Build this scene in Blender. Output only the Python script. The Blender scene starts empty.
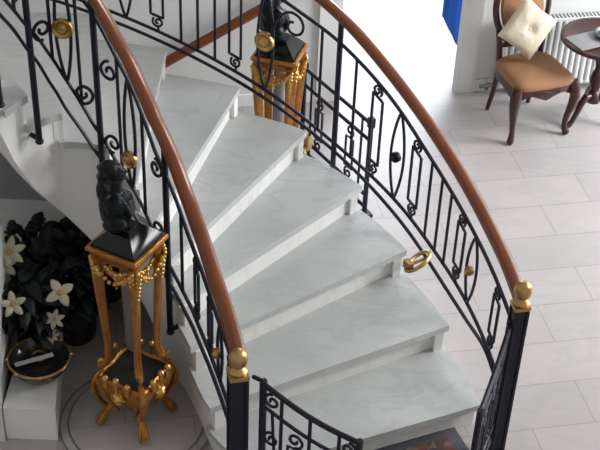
import bpy, bmesh, math, random
from mathutils import Vector, Matrix, noise
random.seed(7)
PI = math.pi
S = bpy.context.scene
COL = S.collection
S.view_settings.view_transform = 'Standard'
S.view_settings.look = 'None'
S.view_settings.exposure = 0.0
S.view_settings.gamma = 1.0
S.view_settings.use_curve_mapping = False

# ------------------------------------------------------------------ materials
def nmat(name):
    m = bpy.data.materials.new(name); m.use_nodes = True
    nt = m.node_tree
    return m, nt, nt.nodes['Principled BSDF']
def simple(name, col, rough=.5, metal=0., spec=.5, var=.0, vscale=20., bump=0., bscale=60., coat=0.):
    m, nt, b = nmat(name)
    b.inputs['Base Color'].default_value = (*col, 1)
    b.inputs['Roughness'].default_value = rough
    b.inputs['Metallic'].default_value = metal
    b.inputs['Specular IOR Level'].default_value = spec
    b.inputs['Coat Weight'].default_value = coat
    tc = nt.nodes.new('ShaderNodeTexCoord')
    if var:
        n = nt.nodes.new('ShaderNodeTexNoise'); n.inputs['Scale'].default_value = vscale; n.inputs['Detail'].default_value = 5
        nt.links.new(tc.outputs['Object'], n.inputs['Vector'])
        mx = nt.nodes.new('ShaderNodeMix'); mx.data_type = 'RGBA'
        mx.inputs['A'].default_value = (*[c*(1-var) for c in col], 1)
        mx.inputs['B'].default_value = (*[min(1, c*(1+var)) for c in col], 1)
        nt.links.new(n.outputs['Fac'], mx.inputs['Factor'])
        nt.links.new(mx.outputs['Result'], b.inputs['Base Color'])
    if bump:
        n2 = nt.nodes.new('ShaderNodeTexNoise'); n2.inputs['Scale'].default_value = bscale; n2.inputs['Detail'].default_value = 3
        nt.links.new(tc.outputs['Object'], n2.inputs['Vector'])
        bp_ = nt.nodes.new('ShaderNodeBump'); bp_.inputs['Strength'].default_value = bump; bp_.inputs['Distance'].default_value = .01
        nt.links.new(n2.outputs['Fac'], bp_.inputs['Height'])
        nt.links.new(bp_.outputs['Normal'], b.inputs['Normal'])
    return m
def marble(name, base, vein, vscale=2.2, rough=.3, amount=.5, cloud=.06):
    m, nt, b = nmat(name)
    L = nt.links.new
    tc = nt.nodes.new('ShaderNodeTexCoord')
    mp = nt.nodes.new('ShaderNodeMapping'); mp.inputs['Rotation'].default_value = (.3, .2, .9); mp.inputs['Scale'].default_value = (1, 2.2, 1)
    L(tc.outputs['Object'], mp.inputs['Vector'])
    n = nt.nodes.new('ShaderNodeTexNoise'); n.inputs['Scale'].default_value = vscale; n.inputs['Detail'].default_value = 8; n.inputs['Distortion'].default_value = .8
    L(mp.outputs['Vector'], n.inputs['Vector'])
    r = nt.nodes.new('ShaderNodeValToRGB')
    e = r.color_ramp.elements
    e[0].position = .455; e[0].color = (0, 0, 0, 1); e[1].position = .5; e[1].color = (1, 1, 1, 1)
    x = r.color_ramp.elements.new(.545); x.color = (0, 0, 0, 1)
    L(n.outputs['Fac'], r.inputs['Fac'])
    n3 = nt.nodes.new('ShaderNodeTexNoise'); n3.inputs['Scale'].default_value = 1.7; n3.inputs['Detail'].default_value = 4
    L(tc.outputs['Object'], n3.inputs['Vector'])
    mc = nt.nodes.new('ShaderNodeMix'); mc.data_type = 'RGBA'
    mc.inputs['A'].default_value = (*[c*(1-cloud*2) for c in base], 1); mc.inputs['B'].default_value = (*[min(1, c*(1+cloud)) for c in base], 1)
    L(n3.outputs['Fac'], mc.inputs['Factor'])
    mul = nt.nodes.new('ShaderNodeMath'); mul.operation = 'MULTIPLY'
    L(r.outputs['Color'], mul.inputs[0]); 
    m2 = nt.nodes.new('ShaderNodeMath'); m2.operation = 'MULTIPLY'; m2.inputs[1].default_value = amount
    L(n3.outputs['Fac'], m2.inputs[0]); L(m2.outputs[0], mul.inputs[1])
    mx = nt.nodes.new('ShaderNodeMix'); mx.data_type = 'RGBA'
    L(mul.outputs[0], mx.inputs['Factor']); L(mc.outputs['Result'], mx.inputs['A']); mx.inputs['B'].default_value = (*vein, 1)
    L(mx.outputs['Result'], b.inputs['Base Color'])
    b.inputs['Roughness'].default_value = rough
    return m, nt, b, mx
M = {}
M['tread'] = marble('tread_marble', (.53, .545, .535), (.33, .34, .35), 2.6, .33, .55, .12)[0]
M['riser'] = marble('riser_marble', (.80, .79, .76), (.5, .5, .48), 2.0, .4, .5, .03)[0]
M['plaster'] = simple('white_plaster', (.76, .75, .73), .8, var=.03, vscale=3)
M['wallgrey'] = simple('wall_paint', (.66, .67, .66), .85, var=.04, vscale=2.)
M['wallwhite'] = simple('white_wall_paint', (.72, .73, .70), .75, var=.03, vscale=2.)
M['trim'] = simple('white_trim', (.80, .81, .80), .5)
M['iron'] = simple('blue_black_iron', (.007, .007, .017), .45, spec=.3, bump=.15, bscale=80)
M['wood'] = simple('polished_mahogany', (.165, .042, .010), .30, spec=.4, var=.3, vscale=9, coat=.2)
M['darkwood'] = simple('dark_walnut', (.045, .013, .010), .34, spec=.4, var=.4, vscale=14, coat=.15)
M['brass'] = simple('aged_brass', (.44, .28, .11), .36, metal=1, var=.25, vscale=30)
M['gilt'] = simple('old_gilding', (.40, .17, .04), .38, metal=.75, var=.5, vscale=26, bump=.5, bscale=70)
M['giltbright'] = simple('bright_gilding', (.62, .36, .11), .3, metal=.9, var=.3, vscale=30, bump=.3, bscale=90)
M['black'] = simple('black_marble', (.006, .008, .008), .14, spec=.3, var=.4, vscale=12)
M['hollow'] = simple('black_hollow', (.008, .008, .009), .6)
M['bronze'] = simple('dark_bronze', (.006, .008, .009), .34, metal=0, spec=.16, var=.4, vscale=15, bump=.4, bscale=45)
M['greystone'] = simple('grey_stone', (.16, .16, .18), .5, var=.2, vscale=12)
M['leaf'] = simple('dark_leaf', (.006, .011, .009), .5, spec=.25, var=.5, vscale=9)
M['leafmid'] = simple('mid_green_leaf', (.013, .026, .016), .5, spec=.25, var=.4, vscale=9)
M['petal'] = simple('cream_petal', (.42, .39, .29), .6, var=.12, vscale=25)
M['pollen'] = simple('yellow_centre', (.45, .28, .06), .7)
M['pot'] = simple('black_planter', (.010, .010, .012), .5)
M['peach'] = simple('peach_velvet', (.31, .15, .07), .75, var=.16, vscale=10, bump=.1, bscale=150)
M['cream'] = simple('cream_brocade', (.56, .48, .36), .7, var=.22, vscale=22, bump=.25, bscale=40)
M['radiator'] = simple('white_enamel', (.78, .79, .77), .35)
M['steel'] = simple('dull_steel', (.25, .25, .25), .4, metal=1)
M['blue'] = simple('bright_blue_fabric', (.018, .16, .72), .6, var=.1, vscale=6)
M['rugred'] = None
M['rugborder'] = simple('rug_border', (.07, .07, .085), .95, var=.3, vscale=60)
M['paper'] = simple('grey_paper', (.42, .42, .44), .6)
M['smoked'] = simple('smoked_dish', (.02, .025, .025), .15)
def rugmat():
    m, nt, b = nmat('patterned_rug'); L = nt.links.new
    tc = nt.nodes.new('ShaderNodeTexCoord')
    v = nt.nodes.new('ShaderNodeTexVoronoi'); v.inputs['Scale'].default_value = 28
    L(tc.outputs['Object'], v.inputs['Vector'])
    r = nt.nodes.new('ShaderNodeValToRGB'); r.color_ramp.interpolation = 'CONSTANT'
    e = r.color_ramp.elements; e[0].color = (.09, .05, .045, 1); e[1].position = .4; e[1].color = (.17, .055, .04, 1)
    for p, c in ((.6, (.15, .12, .09, 1)), (.8, (.06, .05, .06, 1))):
        x = e.new(p); x.color = c
    sep = nt.nodes.new('ShaderNodeSeparateColor'); L(v.outputs['Color'], sep.inputs[0])
    L(sep.outputs[0], r.inputs['Fac']); L(r.outputs['Color'], b.inputs['Base Color']); b.inputs['Roughness'].default_value = .95
    return m
M['rugred'] = rugmat()
TA = .207                      # direction of the tile rows and of the back wall
def floormat():
    m, nt, b, mx = marble('floor_marble_tiles', (.46, .42, .41), (.36, .34, .34), 2.2, .32, .6, .07)
    L = nt.links.new
    tc = nt.nodes.new('ShaderNodeTexCoord'); mp = nt.nodes.new('ShaderNodeMapping')
    mp.inputs['Rotation'].default_value = (0, 0, -TA); mp.inputs['Location'].default_value = (-2.23, -5.10, 0)
    L(tc.outputs['Object'], mp.inputs['Vector'])
    br = nt.nodes.new('ShaderNodeTexBrick')
    br.inputs['Scale'].default_value = 1; br.inputs['Brick Width'].default_value = .70; br.inputs['Row Height'].default_value = .32
    br.inputs['Mortar Size'].default_value = .0028; br.inputs['Mortar Smooth'].default_value = .1; br.offset = .5
    br.inputs['Color1'].default_value = (1, 1, 1, 1); br.inputs['Color2'].default_value = (.90, .90, .91, 1); br.inputs['Mortar'].default_value = (.66, .64, .63, 1)
    L(mp.outputs['Vector'], br.inputs['Vector'])
    mm = nt.nodes.new('ShaderNodeMix'); mm.data_type = 'RGBA'; mm.blend_type = 'MULTIPLY'; mm.inputs['Factor'].default_value = 1
    L(mx.outputs['Result'], mm.inputs['A']); L(br.outputs['Color'], mm.inputs['B']); L(mm.outputs['Result'], b.inputs['Base Color'])
    return m
M['floor'] = floormat()

# ------------------------------------------------------------------ object helpers
def obj(name, bm, mat, parent=None, smooth=True, loc=None):
    bmesh.ops.remove_doubles(bm, verts=bm.verts, dist=1e-6)
    bmesh.ops.recalc_face_normals(bm, faces=bm.faces)
    me = bpy.data.meshes.new(name); bm.to_mesh(me); bm.free()
    me.materials.append(mat)
    if smooth:
        for p in me.polygons: p.use_smooth = True
        me.set_sharp_from_angle(angle=.7)
    o = bpy.data.objects.new(name, me); COL.objects.link(o)
    if parent:
        o.parent = parent
        root = parent
        while root.parent: root = root.parent
        if root.get('_w'):                      # geometry given in world coordinates: shift by the parent's place
            me.transform(Matrix.Translation(-root.location))
    if loc is not None: o.location = loc
    return o
def thing(name, label, cat, loc=(0, 0, 0), rz=0., group=None, world=False):
    o = bpy.data.objects.new(name, None); COL.objects.link(o); o.empty_display_size = .1
    o.location = loc; o.rotation_euler = (0, 0, rz)
    o['label'] = label; o['category'] = cat
    if group: o['group'] = group
    if world: o['_w'] = 1
    return o
def tag(o, label, cat, group=None):
    o['label'] = label; o['category'] = cat
    if group: o['group'] = group
    return o
def struct(name, bm, mat, smooth=False):
    o = obj(name, bm, mat, None, smooth); o['kind'] = 'structure'; return o
def dup(root, loc, rz, label, group=None):
    r = root.copy(); COL.objects.link(r); r.location = loc; r.rotation_euler = (0, 0, rz); r['label'] = label
    if group: r['group'] = group
    def rec(src, dst):
        for ch in [c for c in bpy.data.objects if c.parent == src]:
            c = ch.copy(); COL.objects.link(c); c.parent = dst; rec(ch, c)
    rec(root, r)
    return r
def B(): return bmesh.new()
def box(bm, c, s, rz=0., mat=None, bev=0.):
    r = bmesh.ops.create_cube(bm, size=1)
    T = Matrix.Translation(c) @ Matrix.Rotation(rz, 4, 'Z') @ Matrix.Diagonal((*s, 1))
    if mat is not None: T = mat @ T
    bmesh.ops.transform(bm, matrix=T, verts=r['verts'])
    if bev:
        es = list({e for v in r['verts'] for e in v.link_edges})
        bmesh.ops.bevel(bm, geom=es, offset=bev, segments=2, affect='EDGES', profile=.6)
def ball(bm, c, s, seg=14, rot=None):
    r = bmesh.ops.create_uvsphere(bm, u_segments=seg, v_segments=max(6, seg*2//3), radius=1)
    if not hasattr(s, '__len__'): s = (s, s, s)
    T = Matrix.Translation(c) @ (rot if rot is not None else Matrix()) @ Matrix.Diagonal((*s, 1))
    bmesh.ops.transform(bm, matrix=T, verts=r['verts'])
def tube(bm, pts, r, n=8, closed=False, flat=None, up=None):
    """sweep; r number or list; flat=(a,b) gives an elliptical section with a across, b along up"""
    pts = [Vector(p) for p in pts]; m = len(pts)
    rs = r if hasattr(r, '__len__') else [r]*m
    rings = []
    prev = None
    for i, p in enumerate(pts):
        if closed: t = pts[(i+1) % m]-pts[i-1]
        else: t = pts[min(i+1, m-1)]-pts[max(i-1, 0)]
        if t.length < 1e-9: t = Vector((0, 0, 1))
        t.normalize()
        if up is not None:
            u = Vector(up); a = t.cross(u)
            if a.length < 1e-4: a = t.orthogonal()
            a.normalize()
        else:
            if prev is None: a = t.orthogonal().normalized()
            else:
                a = prev-t*prev.dot(t)
                a = a.normalized() if a.length > 1e-6 else t.orthogonal().normalized()
            prev = a
        b = a.cross(t).normalized()
        fa, fb = flat if flat else (1, 1)
        rings.append([bm.verts.new(p+(a*math.cos(2*PI*k/n)*fa+b*math.sin(2*PI*k/n)*fb)*rs[i]) for k in range(n)])
    cnt = m if closed else m-1
    for i in range(cnt):
        A, C2 = rings[i], rings[(i+1) % m]
        for k in range(n):
            bm.faces.new((A[k], A[(k+1) % n], C2[(k+1) % n], C2[k]))
    if not closed:
        bm.faces.new(rings[0][::-1]); bm.faces.new(rings[-1])
def lathe(bm, prof, n=24, c=(0, 0, 0), T=None, shape=None):
    """prof: list of (r,z); shape(phi)->radius factor"""
    rings = []
    T = T if T is not None else Matrix.Translation(c)
    for r, z in prof:
        ring = []
        for k in range(n):
            a = 2*PI*k/n; q = r*(shape(a, z) if shape else 1)
            ring.append(bm.verts.new(T @ Vector((q*math.cos(a), q*math.sin(a), z))))
        rings.append(ring)
    for i in range(len(rings)-1):
        for k in range(n):
            bm.faces.new((rings[i][k], rings[i][(k+1) % n], rings[i+1][(k+1) % n], rings[i+1][k]))
    bm.faces.new(rings[0][::-1]); bm.faces.new(rings[-1])
def prism(bm, poly, z0, z1):
    a = [bm.verts.new((p[0], p[1], z0)) for p in poly]; b = [bm.verts.new((p[0], p[1], z1)) for p in poly]
    n = len(poly)
    bm.faces.new(a[::-1]); bm.faces.new(b)
    for i in range(n): bm.faces.new((a[i], a[(i+1) % n], b[(i+1) % n], b[i]))
def lerp(a, b, t): return a+(b-a)*t
def interp(x, tab):
    if x <= tab[0][0]: return tab[0][1]
    for (a, u), (b, v) in zip(tab, tab[1:]):
        if x <= b: return lerp(u, v, (x-a)/(b-a))
    return tab[-1][1]
def crtab(x, tab):
    """smooth (monotone-ish cubic) interpolation through a table, linear outside"""
    n = len(tab)
    if x <= tab[0][0]:
        return tab[0][1]+(x-tab[0][0])*(tab[1][1]-tab[0][1])/(tab[1][0]-tab[0][0])
    if x >= tab[-1][0]:
        return tab[-1][1]+(x-tab[-1][0])*(tab[-1][1]-tab[-2][1])/(tab[-1][0]-tab[-2][0])
    def sl(i):
        a, b = max(0, i-1), min(n-1, i+1)
        return (tab[b][1]-tab[a][1])/(tab[b][0]-tab[a][0])
    for i in range(n-1):
        x0, y0 = tab[i]; x1, y1 = tab[i+1]
        if x <= x1:
            h = x1-x0; t = (x-x0)/h; m0, m1 = sl(i)*h, sl(i+1)*h
            return (2*t**3-3*t*t+1)*y0+(t**3-2*t*t+t)*m0+(-2*t**3+3*t*t)*y1+(t**3-t*t)*m1
def spline(P, u):
    P = [Vector(p) for p in P]
    i = int(math.floor(u)); i = max(0, min(len(P)-2, i)); t = u-i
    b, c = P[i], P[i+1]
    a = P[i-1] if i > 0 else 2*b-c
    d = P[i+2] if i+2 < len(P) else 2*c-b
    return .5*((2*b)+(c-a)*t+(2*a-5*b+4*c-d)*t*t+(3*b-a-3*c+d)*t**3)

# ------------------------------------------------------------------ stair geometry
CX, CY = -1.342, 4.373
RISE = .165
INN = [(.0, 4.05), (-.18, 4.30), (-.39, 4.55), (-.505, 4.80), (-.575, 4.95), (-.64, 5.06), (-.72, 5.16), (-.815, 5.245),
       (-.97, 5.345), (-1.19, 5.37), (-1.33, 5.25), (-1.40, 5.12), (-1.44, 4.97), (-1.46, 4.80), (-1.47, 4.62)]
OUT = [(1.06, 4.42), (.970, 4.816), (.815, 5.236), (.590, 5.665), (.337, 6.024), (.011, 6.318), (-.389, 6.50), (-.825, 6.619),
       (-1.27, 6.70), (-1.71, 6.67), (-2.14, 6.56), (-2.54, 6.37), (-2.90, 6.10), (-3.2, 5.77), (-3.44, 5.39)]
def ipt(u, off=0.):
    p = spline(INN, u); q = spline(INN, min(u+.02, 14)) - spline(INN, max(u-.02, 0)); q.normalize()
    return p+Vector((-q.y, q.x))*off           # + : into the well
def opt(u, off=0.):
    p = spline(OUT, u); q = spline(OUT, min(u+.02, 14)) - spline(OUT, max(u-.02, 0)); q.normalize()
    return p+Vector((q.y, -q.x))*off           # + : outwards
NS = 14
stair = thing('staircase', 'curved marble staircase with grey treads and white risers rising to the left', 'staircase', (0.4, 5.2, 0), world=True)
for k in range(1, NS):
    z1 = RISE*k; z0 = z1-.038
    u0, u1 = k, min(k+1.16, 14)
    n = 8
    bm = B()
    A = [ipt(lerp(u0, u1, i/n), .015) for i in range(n+1)]
    O = [opt(lerp(u0, u1, i/n), .01) for i in range(n+1)]
    top = [[bm.verts.new((p.x, p.y, z)) for p in row] for row in (A, O) for z in (z0, z1)]
    a0, a1, o0, o1 = top
    for i in range(n):
        bm.faces.new((a1[i], a1[i+1], o1[i+1], o1[i])); bm.faces.new((a0[i], o0[i], o0[i+1], a0[i+1]))
        bm.faces.new((a0[i], a0[i+1], a1[i+1], a1[i])); bm.faces.new((o0[i], o1[i], o1[i+1], o0[i+1]))
    bm.faces.new((a0[0], a1[0], o1[0], o0[0])); bm.faces.new((a0[-1], o0[-1], o1[-1], a1[-1]))
    es = [e for e in bm.edges if (e.verts[0] in a1+o1 and e.verts[1] in a1+o1) and len([f for f in e.link_faces if abs(f.normal.z) < .5 or True]) == 2
          and ((e.verts[0] in a1) == (e.verts[1] in a1) or e.verts[0] in (a1[0], o1[0]))]
    obj('tread', bm, M['tread'], stair, smooth=False)
    # riser under this tread's nosing
    p0, p1 = ipt(k+.13, -.010), opt(k+.080, -.008)
    q0, q1 = ipt(k+.24, -.010), opt(k+.125, -.008)
    bm = B(); prism(bm, [p0, p1, q1, q0], RISE*(k-1)+ (0 if k > 1 else .0), z0)
    obj('riser', bm, M['riser'], stair, smooth=False)
DROP = [(0, .9), (6.5, .83), (7.3, .79), (8.3, .76), (9.4, .62), (10., .54), (10.8, .43), (11.4, .30), (14, .28)]
def zlow(u): return max(0., RISE*u-interp(u, DROP))
def stringer(fn, off, thick):
    bm = B()
    for k in range(0, NS):
        for j in range(8):
            u0, u1 = k+j/8, k+(j+1)/8
            if u0 < .55: continue
            zt = (RISE*k-.038) if k > 0 else RISE*.1
            if u0 < 1.1: continue
            quad = []
            for u in (u0, u1):
                a, b = fn(u, off), fn(u, off-thick); zl = zlow(u)
                quad.append([(a.x, a.y, zl), (a.x, a.y, zt), (b.x, b.y, zt), (b.x, b.y, zl)])
            v = [[bm.verts.new(p) for p in q] for q in quad]
            for i in range(4):
                bm.faces.new((v[0][i], v[0][(i+1) % 4], v[1][(i+1) % 4], v[1][i]))
            bm.faces.new(v[0][::-1]); bm.faces.new(v[1])
    return bm
obj('stringer', stringer(ipt, -.012, .05), M['plaster'], stair, smooth=False)
obj('stringer', stringer(opt, -.02, .05), M['plaster'], stair, smooth=False)
bm = B()
rows = []
for i in range(0, 70):
    u = 4.6+i*(14-4.6)/69
    a, b = ipt(u, -.05), opt(u, -.06); z = zlow(u)
    rows.append([bm.verts.new((a.x, a.y, z+.002)), bm.verts.new((b.x, b.y, z+.002)), bm.verts.new((b.x, b.y, z+.03)), bm.verts.new((a.x, a.y, z+.03))])
for r0, r1 in zip(rows, rows[1:]):
    for i in range(4): bm.faces.new((r0[i], r0[(i+1) % 4], r1[(i+1) % 4], r1[i]))
obj('soffit', bm, M['plaster'], stair, smooth=True)

# ------------------------------------------------------------------ railings
class Rail:
    """a railing drawn on the upright surface over a plan path; s = arc length"""
    def __init__(self, pathfn, u0, u1, tabs):
        N = 600; self.us = [lerp(u0, u1, i/N) for i in range(N+1)]
        self.ps = [Vector(pathfn(u)) for u in self.us]
        self.s = [0.]
        for a, b in zip(self.ps, self.ps[1:]): self.s.append(self.s[-1]+(b-a).length)
        self.f = pathfn; self.t = tabs
    def u_of_s(self, s):
        lo, hi = 0, len(self.s)-1
        if s <= 0: return self.us[0]+s/(self.s[1]/(self.us[1]-self.us[0]))
        if s >= self.s[-1]: return self.us[-1]
        while hi-lo > 1:
            m = (lo+hi)//2
            if self.s[m] <= s: lo = m
            else: hi = m
        return lerp(self.us[lo], self.us[hi], (s-self.s[lo])/(self.s[hi]-self.s[lo]))
    def s_of_u(self, u):
        for i in range(len(self.us)-1):
            if self.us[i+1] >= u: return lerp(self.s[i], self.s[i+1], (u-self.us[i])/(self.us[i+1]-self.us[i]))
        return self.s[-1]
    def z(self, name, u): return crtab(u, self.t[name])
    def P(self, s, z, out=0.):
        u = self.u_of_s(s); p = Vector(self.f(u))
        if out:
            q = Vector(self.f(u+.01))-Vector(self.f(u-.01)); q.normalize(); p = p+Vector((q.y, -q.x))*out
        return Vector((p.x, p.y, z))
    def at(self, s, t, ref=None):
        u = self.u_of_s(s); zb, zt = self.z('up', u), self.z('top', u)
        return self.P(s, lerp(zb, zt, t))
    def zb(self, s): return self.z('up', self.u_of_s(s))
    def zt(self, s): return self.z('top', self.u_of_s(s))
    def nrm(self, s):
        a, b = self.P(s-.01, 0), self.P(s+.01, 0); q = (b-a).normalized(); return Vector((q.y, -q.x, 0))
def run(R, name, u0, u1, n=150, dz=0.):
    return [Vector((*R.f(u)[:2], R.z(name, u)+dz)) for u in [lerp(u0, u1, i/n) for i in range(n+1)]]
def spiral(R, s0, z0, r, a0, turns, sgn=1, n=26):
    out = []
    for i in range(n+1):
        t = i/n; a = a0+sgn*turns*2*PI*t; q = r*(1-.78*t)
        out.append(R.P(s0+q*math.cos(a), z0+q*math.sin(a)))
    return out
RB = .0085
def key(R, root, s0, w=.075, sgn=1):
    """long parallelogram loop with a curl above and below"""
    bm = B()
    a, b = s0-w/2, s0+w/2
    def lo(s): return R.zb(s)+.10
    def hi(s): return R.zt(s)-.085
    loop = []
    for (sa, za, sb, zb_) in ((a, lo(a), a, hi(a)), (a, hi(a), b, hi(b)), (b, hi(b), b, lo(b)), (b, lo(b), a, lo(a))):
        for i in range(6): t = i/6; loop.append(R.P(lerp(sa, sb, t), lerp(za, zb_, t)))
    tube(bm, loop, RB, 6, closed=True)
    zc = hi(s0)+.040
    tube(bm, spiral(R, s0+.006, zc, .036, PI*1.25, 1.4, -1), RB*.9, 6)
    zc = lo(s0)-.040
    tube(bm, spiral(R, s0-.006, zc, .036, PI*.25, 1.4, -1), RB*.9, 6)
    # ties to the rails
    tube(bm, [R.P(s0+.006, hi(s0)+.074), R.P(s0+.006, R.zt(s0))], RB*.9, 6)
    tube(bm, [R.P(s0-.006, R.zb(s0)), R.P(s0-.006, lo(s0)-.074)], RB*.9, 6)
    return obj('scroll_loop', bm, M['iron'], root)
def bar(R, root, s0, r=RB):
    bm = B(); tube(bm, [R.P(s0, R.zb(s0)-.0), R.P(s0, R.zt(s0))], r, 8)
    return obj('baluster', bm, M['iron'], root)
def rosette_bm(c, n, r=.045):
    bm = B()
    q = n.to_track_quat('Z', 'Y').to_matrix().to_4x4()
    T = Matrix.Translation(c) @ q
    lathe(bm, [(r*.5, -.018), (r, -.014), (r*1.04, 0), (r, .012), (r*.86, .018), (r*.72, .012), (r*.6, .010), (r*.5, .020), (r*.3, .026), (r*.12, .024)], 26, T=T)
    return bm
def lens(R, root, s0, w=.05, side=1, ro=.045, tr=.5, rm='brass', arms=True):
    bm = B()
    for sg in (-1, 1):
        pts = []
        for i in range(21):
            t = i/20; s = s0+sg*w*math.sin(PI*t)**.8
            pts.append(R.P(s, lerp(R.zb(s0), R.zt(s0), t)))
        tube(bm, pts, RB, 7)
    # side arms curling out from the rosette
    zc = lerp(R.zb(s0), R.zt(s0), tr)
    for sg in (-1, 1) if arms else ():
        arm = [R.P(s0+sg*(w*.9+.10*t), zc+.055*math.sin(PI*1.5*t)-.05*t) for t in [i/12 for i in range(13)]]
        tube(bm, arm, [RB*lerp(.8, .45, i/12) for i in range(13)], 6)
    o = obj('lens_baluster', bm, M['iron'], root)
    c = R.P(s0, zc); n = R.nrm(s0)*side
    rr = obj('rosette', rosette_bm(c+n*.012, n, ro), M[rm], o)
    return o
# parents in world coordinates: shift children of children too
def world_fix():
    pass

HAND = 'handrail'
def handrail(R, root, u0, u1, a=.036, b=.026):
    bm = B()
    pts = run(R, 'hand', u0, u1, 170)
    rings = []
    prof = [(-1, -.2), (-.95, .35), (-.6, .85), (0, 1), (.6, .85), (.95, .35), (1, -.2), (.7, -.75), (.35, -1.), (-.35, -1.), (-.7, -.75)]
    for i, p in enumerate(pts):
        t = (pts[min(i+1, len(pts)-1)]-pts[max(i-1, 0)]).normalized()
        sd = t.cross(Vector((0, 0, 1))).normalized(); up = sd.cross(t).normalized()
        rings.append([bm.verts.new(p+sd*a*x+up*b*y) for x, y in prof])
    m = len(prof)
    for r0, r1 in zip(rings, rings[1:]):
        for k in range(m): bm.faces.new((r0[k], r0[(k+1) % m], r1[(k+1) % m], r1[k]))
    bm.faces.new(rings[0][::-1]); bm.faces.new(rings[-1])
    return obj('handrail', bm, M['wood'], root)
def railbar(R, root, name, tab, u0, u1, r=.011):
    bm = B(); tube(bm, run(R, tab, u0, u1, 170), r, 8, flat=(1., .8), up=(0, 0, 1))
    return obj(name, bm, M['iron'], root)
def newel(root, x, y, h, w=.080):
    bm = B()
    box(bm, (x, y, h/2), (w*.82, w*.82, h), .25)
    for sx in (-1, 1):
        for sy in (-1, 1):
            c, s = math.cos(.25), math.sin(.25); d = w*.40
            box(bm, (x+c*sx*d-s*sy*d, y+s*sx*d+c*sy*d, h/2), (w*.22, w*.22, h-.02), .25, bev=.004)
    box(bm, (x, y, .012), (w*1.12, w*1.12, .024), .25, bev=.004)
    o = obj('newel_post', bm, M['iron'], root)
    bm = B()
    box(bm, (x, y, h+.008), (w*1.06, w*1.06, .022), .25, bev=.003)
    lathe(bm, [(.036, 0), (.042, .012), (.030, .026), (.022, .036), (.034, .046), (.042, .065), (.044, .085), (.038, .108), (.022, .124), (.006, .130)], 22, (x, y, h+.018))
    obj('finial', bm, M['brass'], o)
    return o

# --- outer railing: path parameter = angle about the stair centre
RO = 2.44
def opath(u): return (CX+RO*math.cos(u), CY+RO*math.sin(u))
T0, DT = .193, .192
def kk(u): return (u-T0)/DT+1
oh = [(.6, .845), (.82, .80), (1.2, .765), (1.8, .72), (2.65, .71), (3.36, .734), (3.98, .772), (4.55, .815), (4.93, .83), (6, .84), (8, .84), (14, .84)]
ot = [(.6, .64), (.82, .60), (1.37, .56), (2.2, .535), (3.07, .555), (3.86, .625), (4.68, .665), (5.3, .66), (7, .66), (14, .66)]
ou = [(.6, .20), (.82, .16), (1.5, .12), (2.2, .088), (2.9, .055), (3.5, .045), (4.7, .008), (5.5, .01), (7.4, .005), (14, .005)]
ol = [(.6, .13), (.82, .10), (1.44, .09), (2.04, -.008), (2.65, -.055), (3.4, -.05), (5, -.045), (7.5, -.055), (14, -.055)]
def shift(tab): return [((k-1)*DT+T0, RISE*k+z) for k, z in [(q/8, crtab(q/8, tab)) for q in range(5, 8*14+1)]]
OR = Rail(opath, .125, 2.75, {'hand': shift(oh), 'top': shift(ot), 'up': shift(ou), 'low': shift(ol)})
orail = thing('stair_railing', 'outer curved wrought iron stair railing with mahogany handrail, ending at the right newel post', 'railing', (1.06, 4.72, 0), world=True)
handrail(OR, orail, .145, 2.75)
railbar(OR, orail, 'top_rail', 'top', .13, 2.75, .0115)
railbar(OR, orail, 'bottom_rail', 'up', .13, 2.75, .0115)
railbar(OR, orail, 'bottom_rail', 'low', .13, 2.75, .0115)
newel(orail, CX+(RO-.028)*math.cos(.122), CY+(RO-.028)*math.sin(.122), .965, .074)
for a, q, mm in ((.396, .026, 'brass'), (.703, .030, 'iron'), (1.104, .060, 'brass'), (1.462, .056, 'brass'), (1.84, .056, 'brass'), (2.22, .056, 'brass')):
    lens(OR, orail, OR.s_of_u(a), .052, -1, q, .5, mm, False)
bm = B(); s0 = OR.s_of_u(1.03)
tube(bm, spiral(OR, s0, OR.zt(s0)-.115, .095, PI*.0, 1.25, 1), RB, 7)
tube(bm, [OR.P(s0+.095+.05*t, OR.zt(s0)-.115-.13*t+.05*math.sin(PI*t)) for t in [i/8 for i in range(9)]], RB, 7)
obj('scroll', bm, M['iron'], orail)
for a in (.27, .455, .640, .778, 1.185, 1.385, 1.54, 1.74, 1.92, 2.12): key(OR, orail, OR.s_of_u(a))
for a in (.507, .545, .586, .848, .950, 1.238, 1.282, 1.325, 1.60, 1.64, 1.68): bar(OR, orail, OR.s_of_u(a))
for a in (.899, 1.985):
    bm = B(); s0 = OR.s_of_u(a)
    tube(bm, [OR.P(s0, OR.z('low', a)-.16), OR.P(s0, OR.z('hand', a)-.02)], .0165, 10)
    tube(bm, [OR.P(s0, OR.z('low', a)-.14), OR.P(s0, OR.z('low', a)-.15, -.05), OR.P(s0, OR.z('low', a)-.15, -.13)], .012, 8)
    obj('post', bm, M['iron'], orail)
# brass hooks that tie the railing to the tread ends
for k, u in ((3, .56),):
    bm = B(); s0 = OR.s_of_u(u); zc = RISE*k-.045
    hook = [OR.P(s0+.05*math.cos(a), zc+.022*math.sin(a), -.075+.085*math.sin(a*1.0+.4)) for a in [2*PI*i/20 for i in range(20)]]
    tube(bm, hook, .012, 7, closed=True)
    tube(bm, [OR.P(s0, zc, -.15), OR.P(s0, zc, 0)], .010, 7)
    box(bm, OR.P(s0, zc, -.14), (.03, .06, .05), u)
    obj('bracket', bm, M['brass'], orail)

bm = B(); box(bm, (OUT[5][0]+.012, OUT[5][1]+.015, RISE*5-.085), (.04, .04, .08), .955, bev=.006)
tube(bm, [OR.P(OR.s_of_u(.965), RISE*5-.10, -.09), OR.P(OR.s_of_u(.965), RISE*5-.10)], .010, 7)
obj('bracket', bm, M['brass'], orail)

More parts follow.
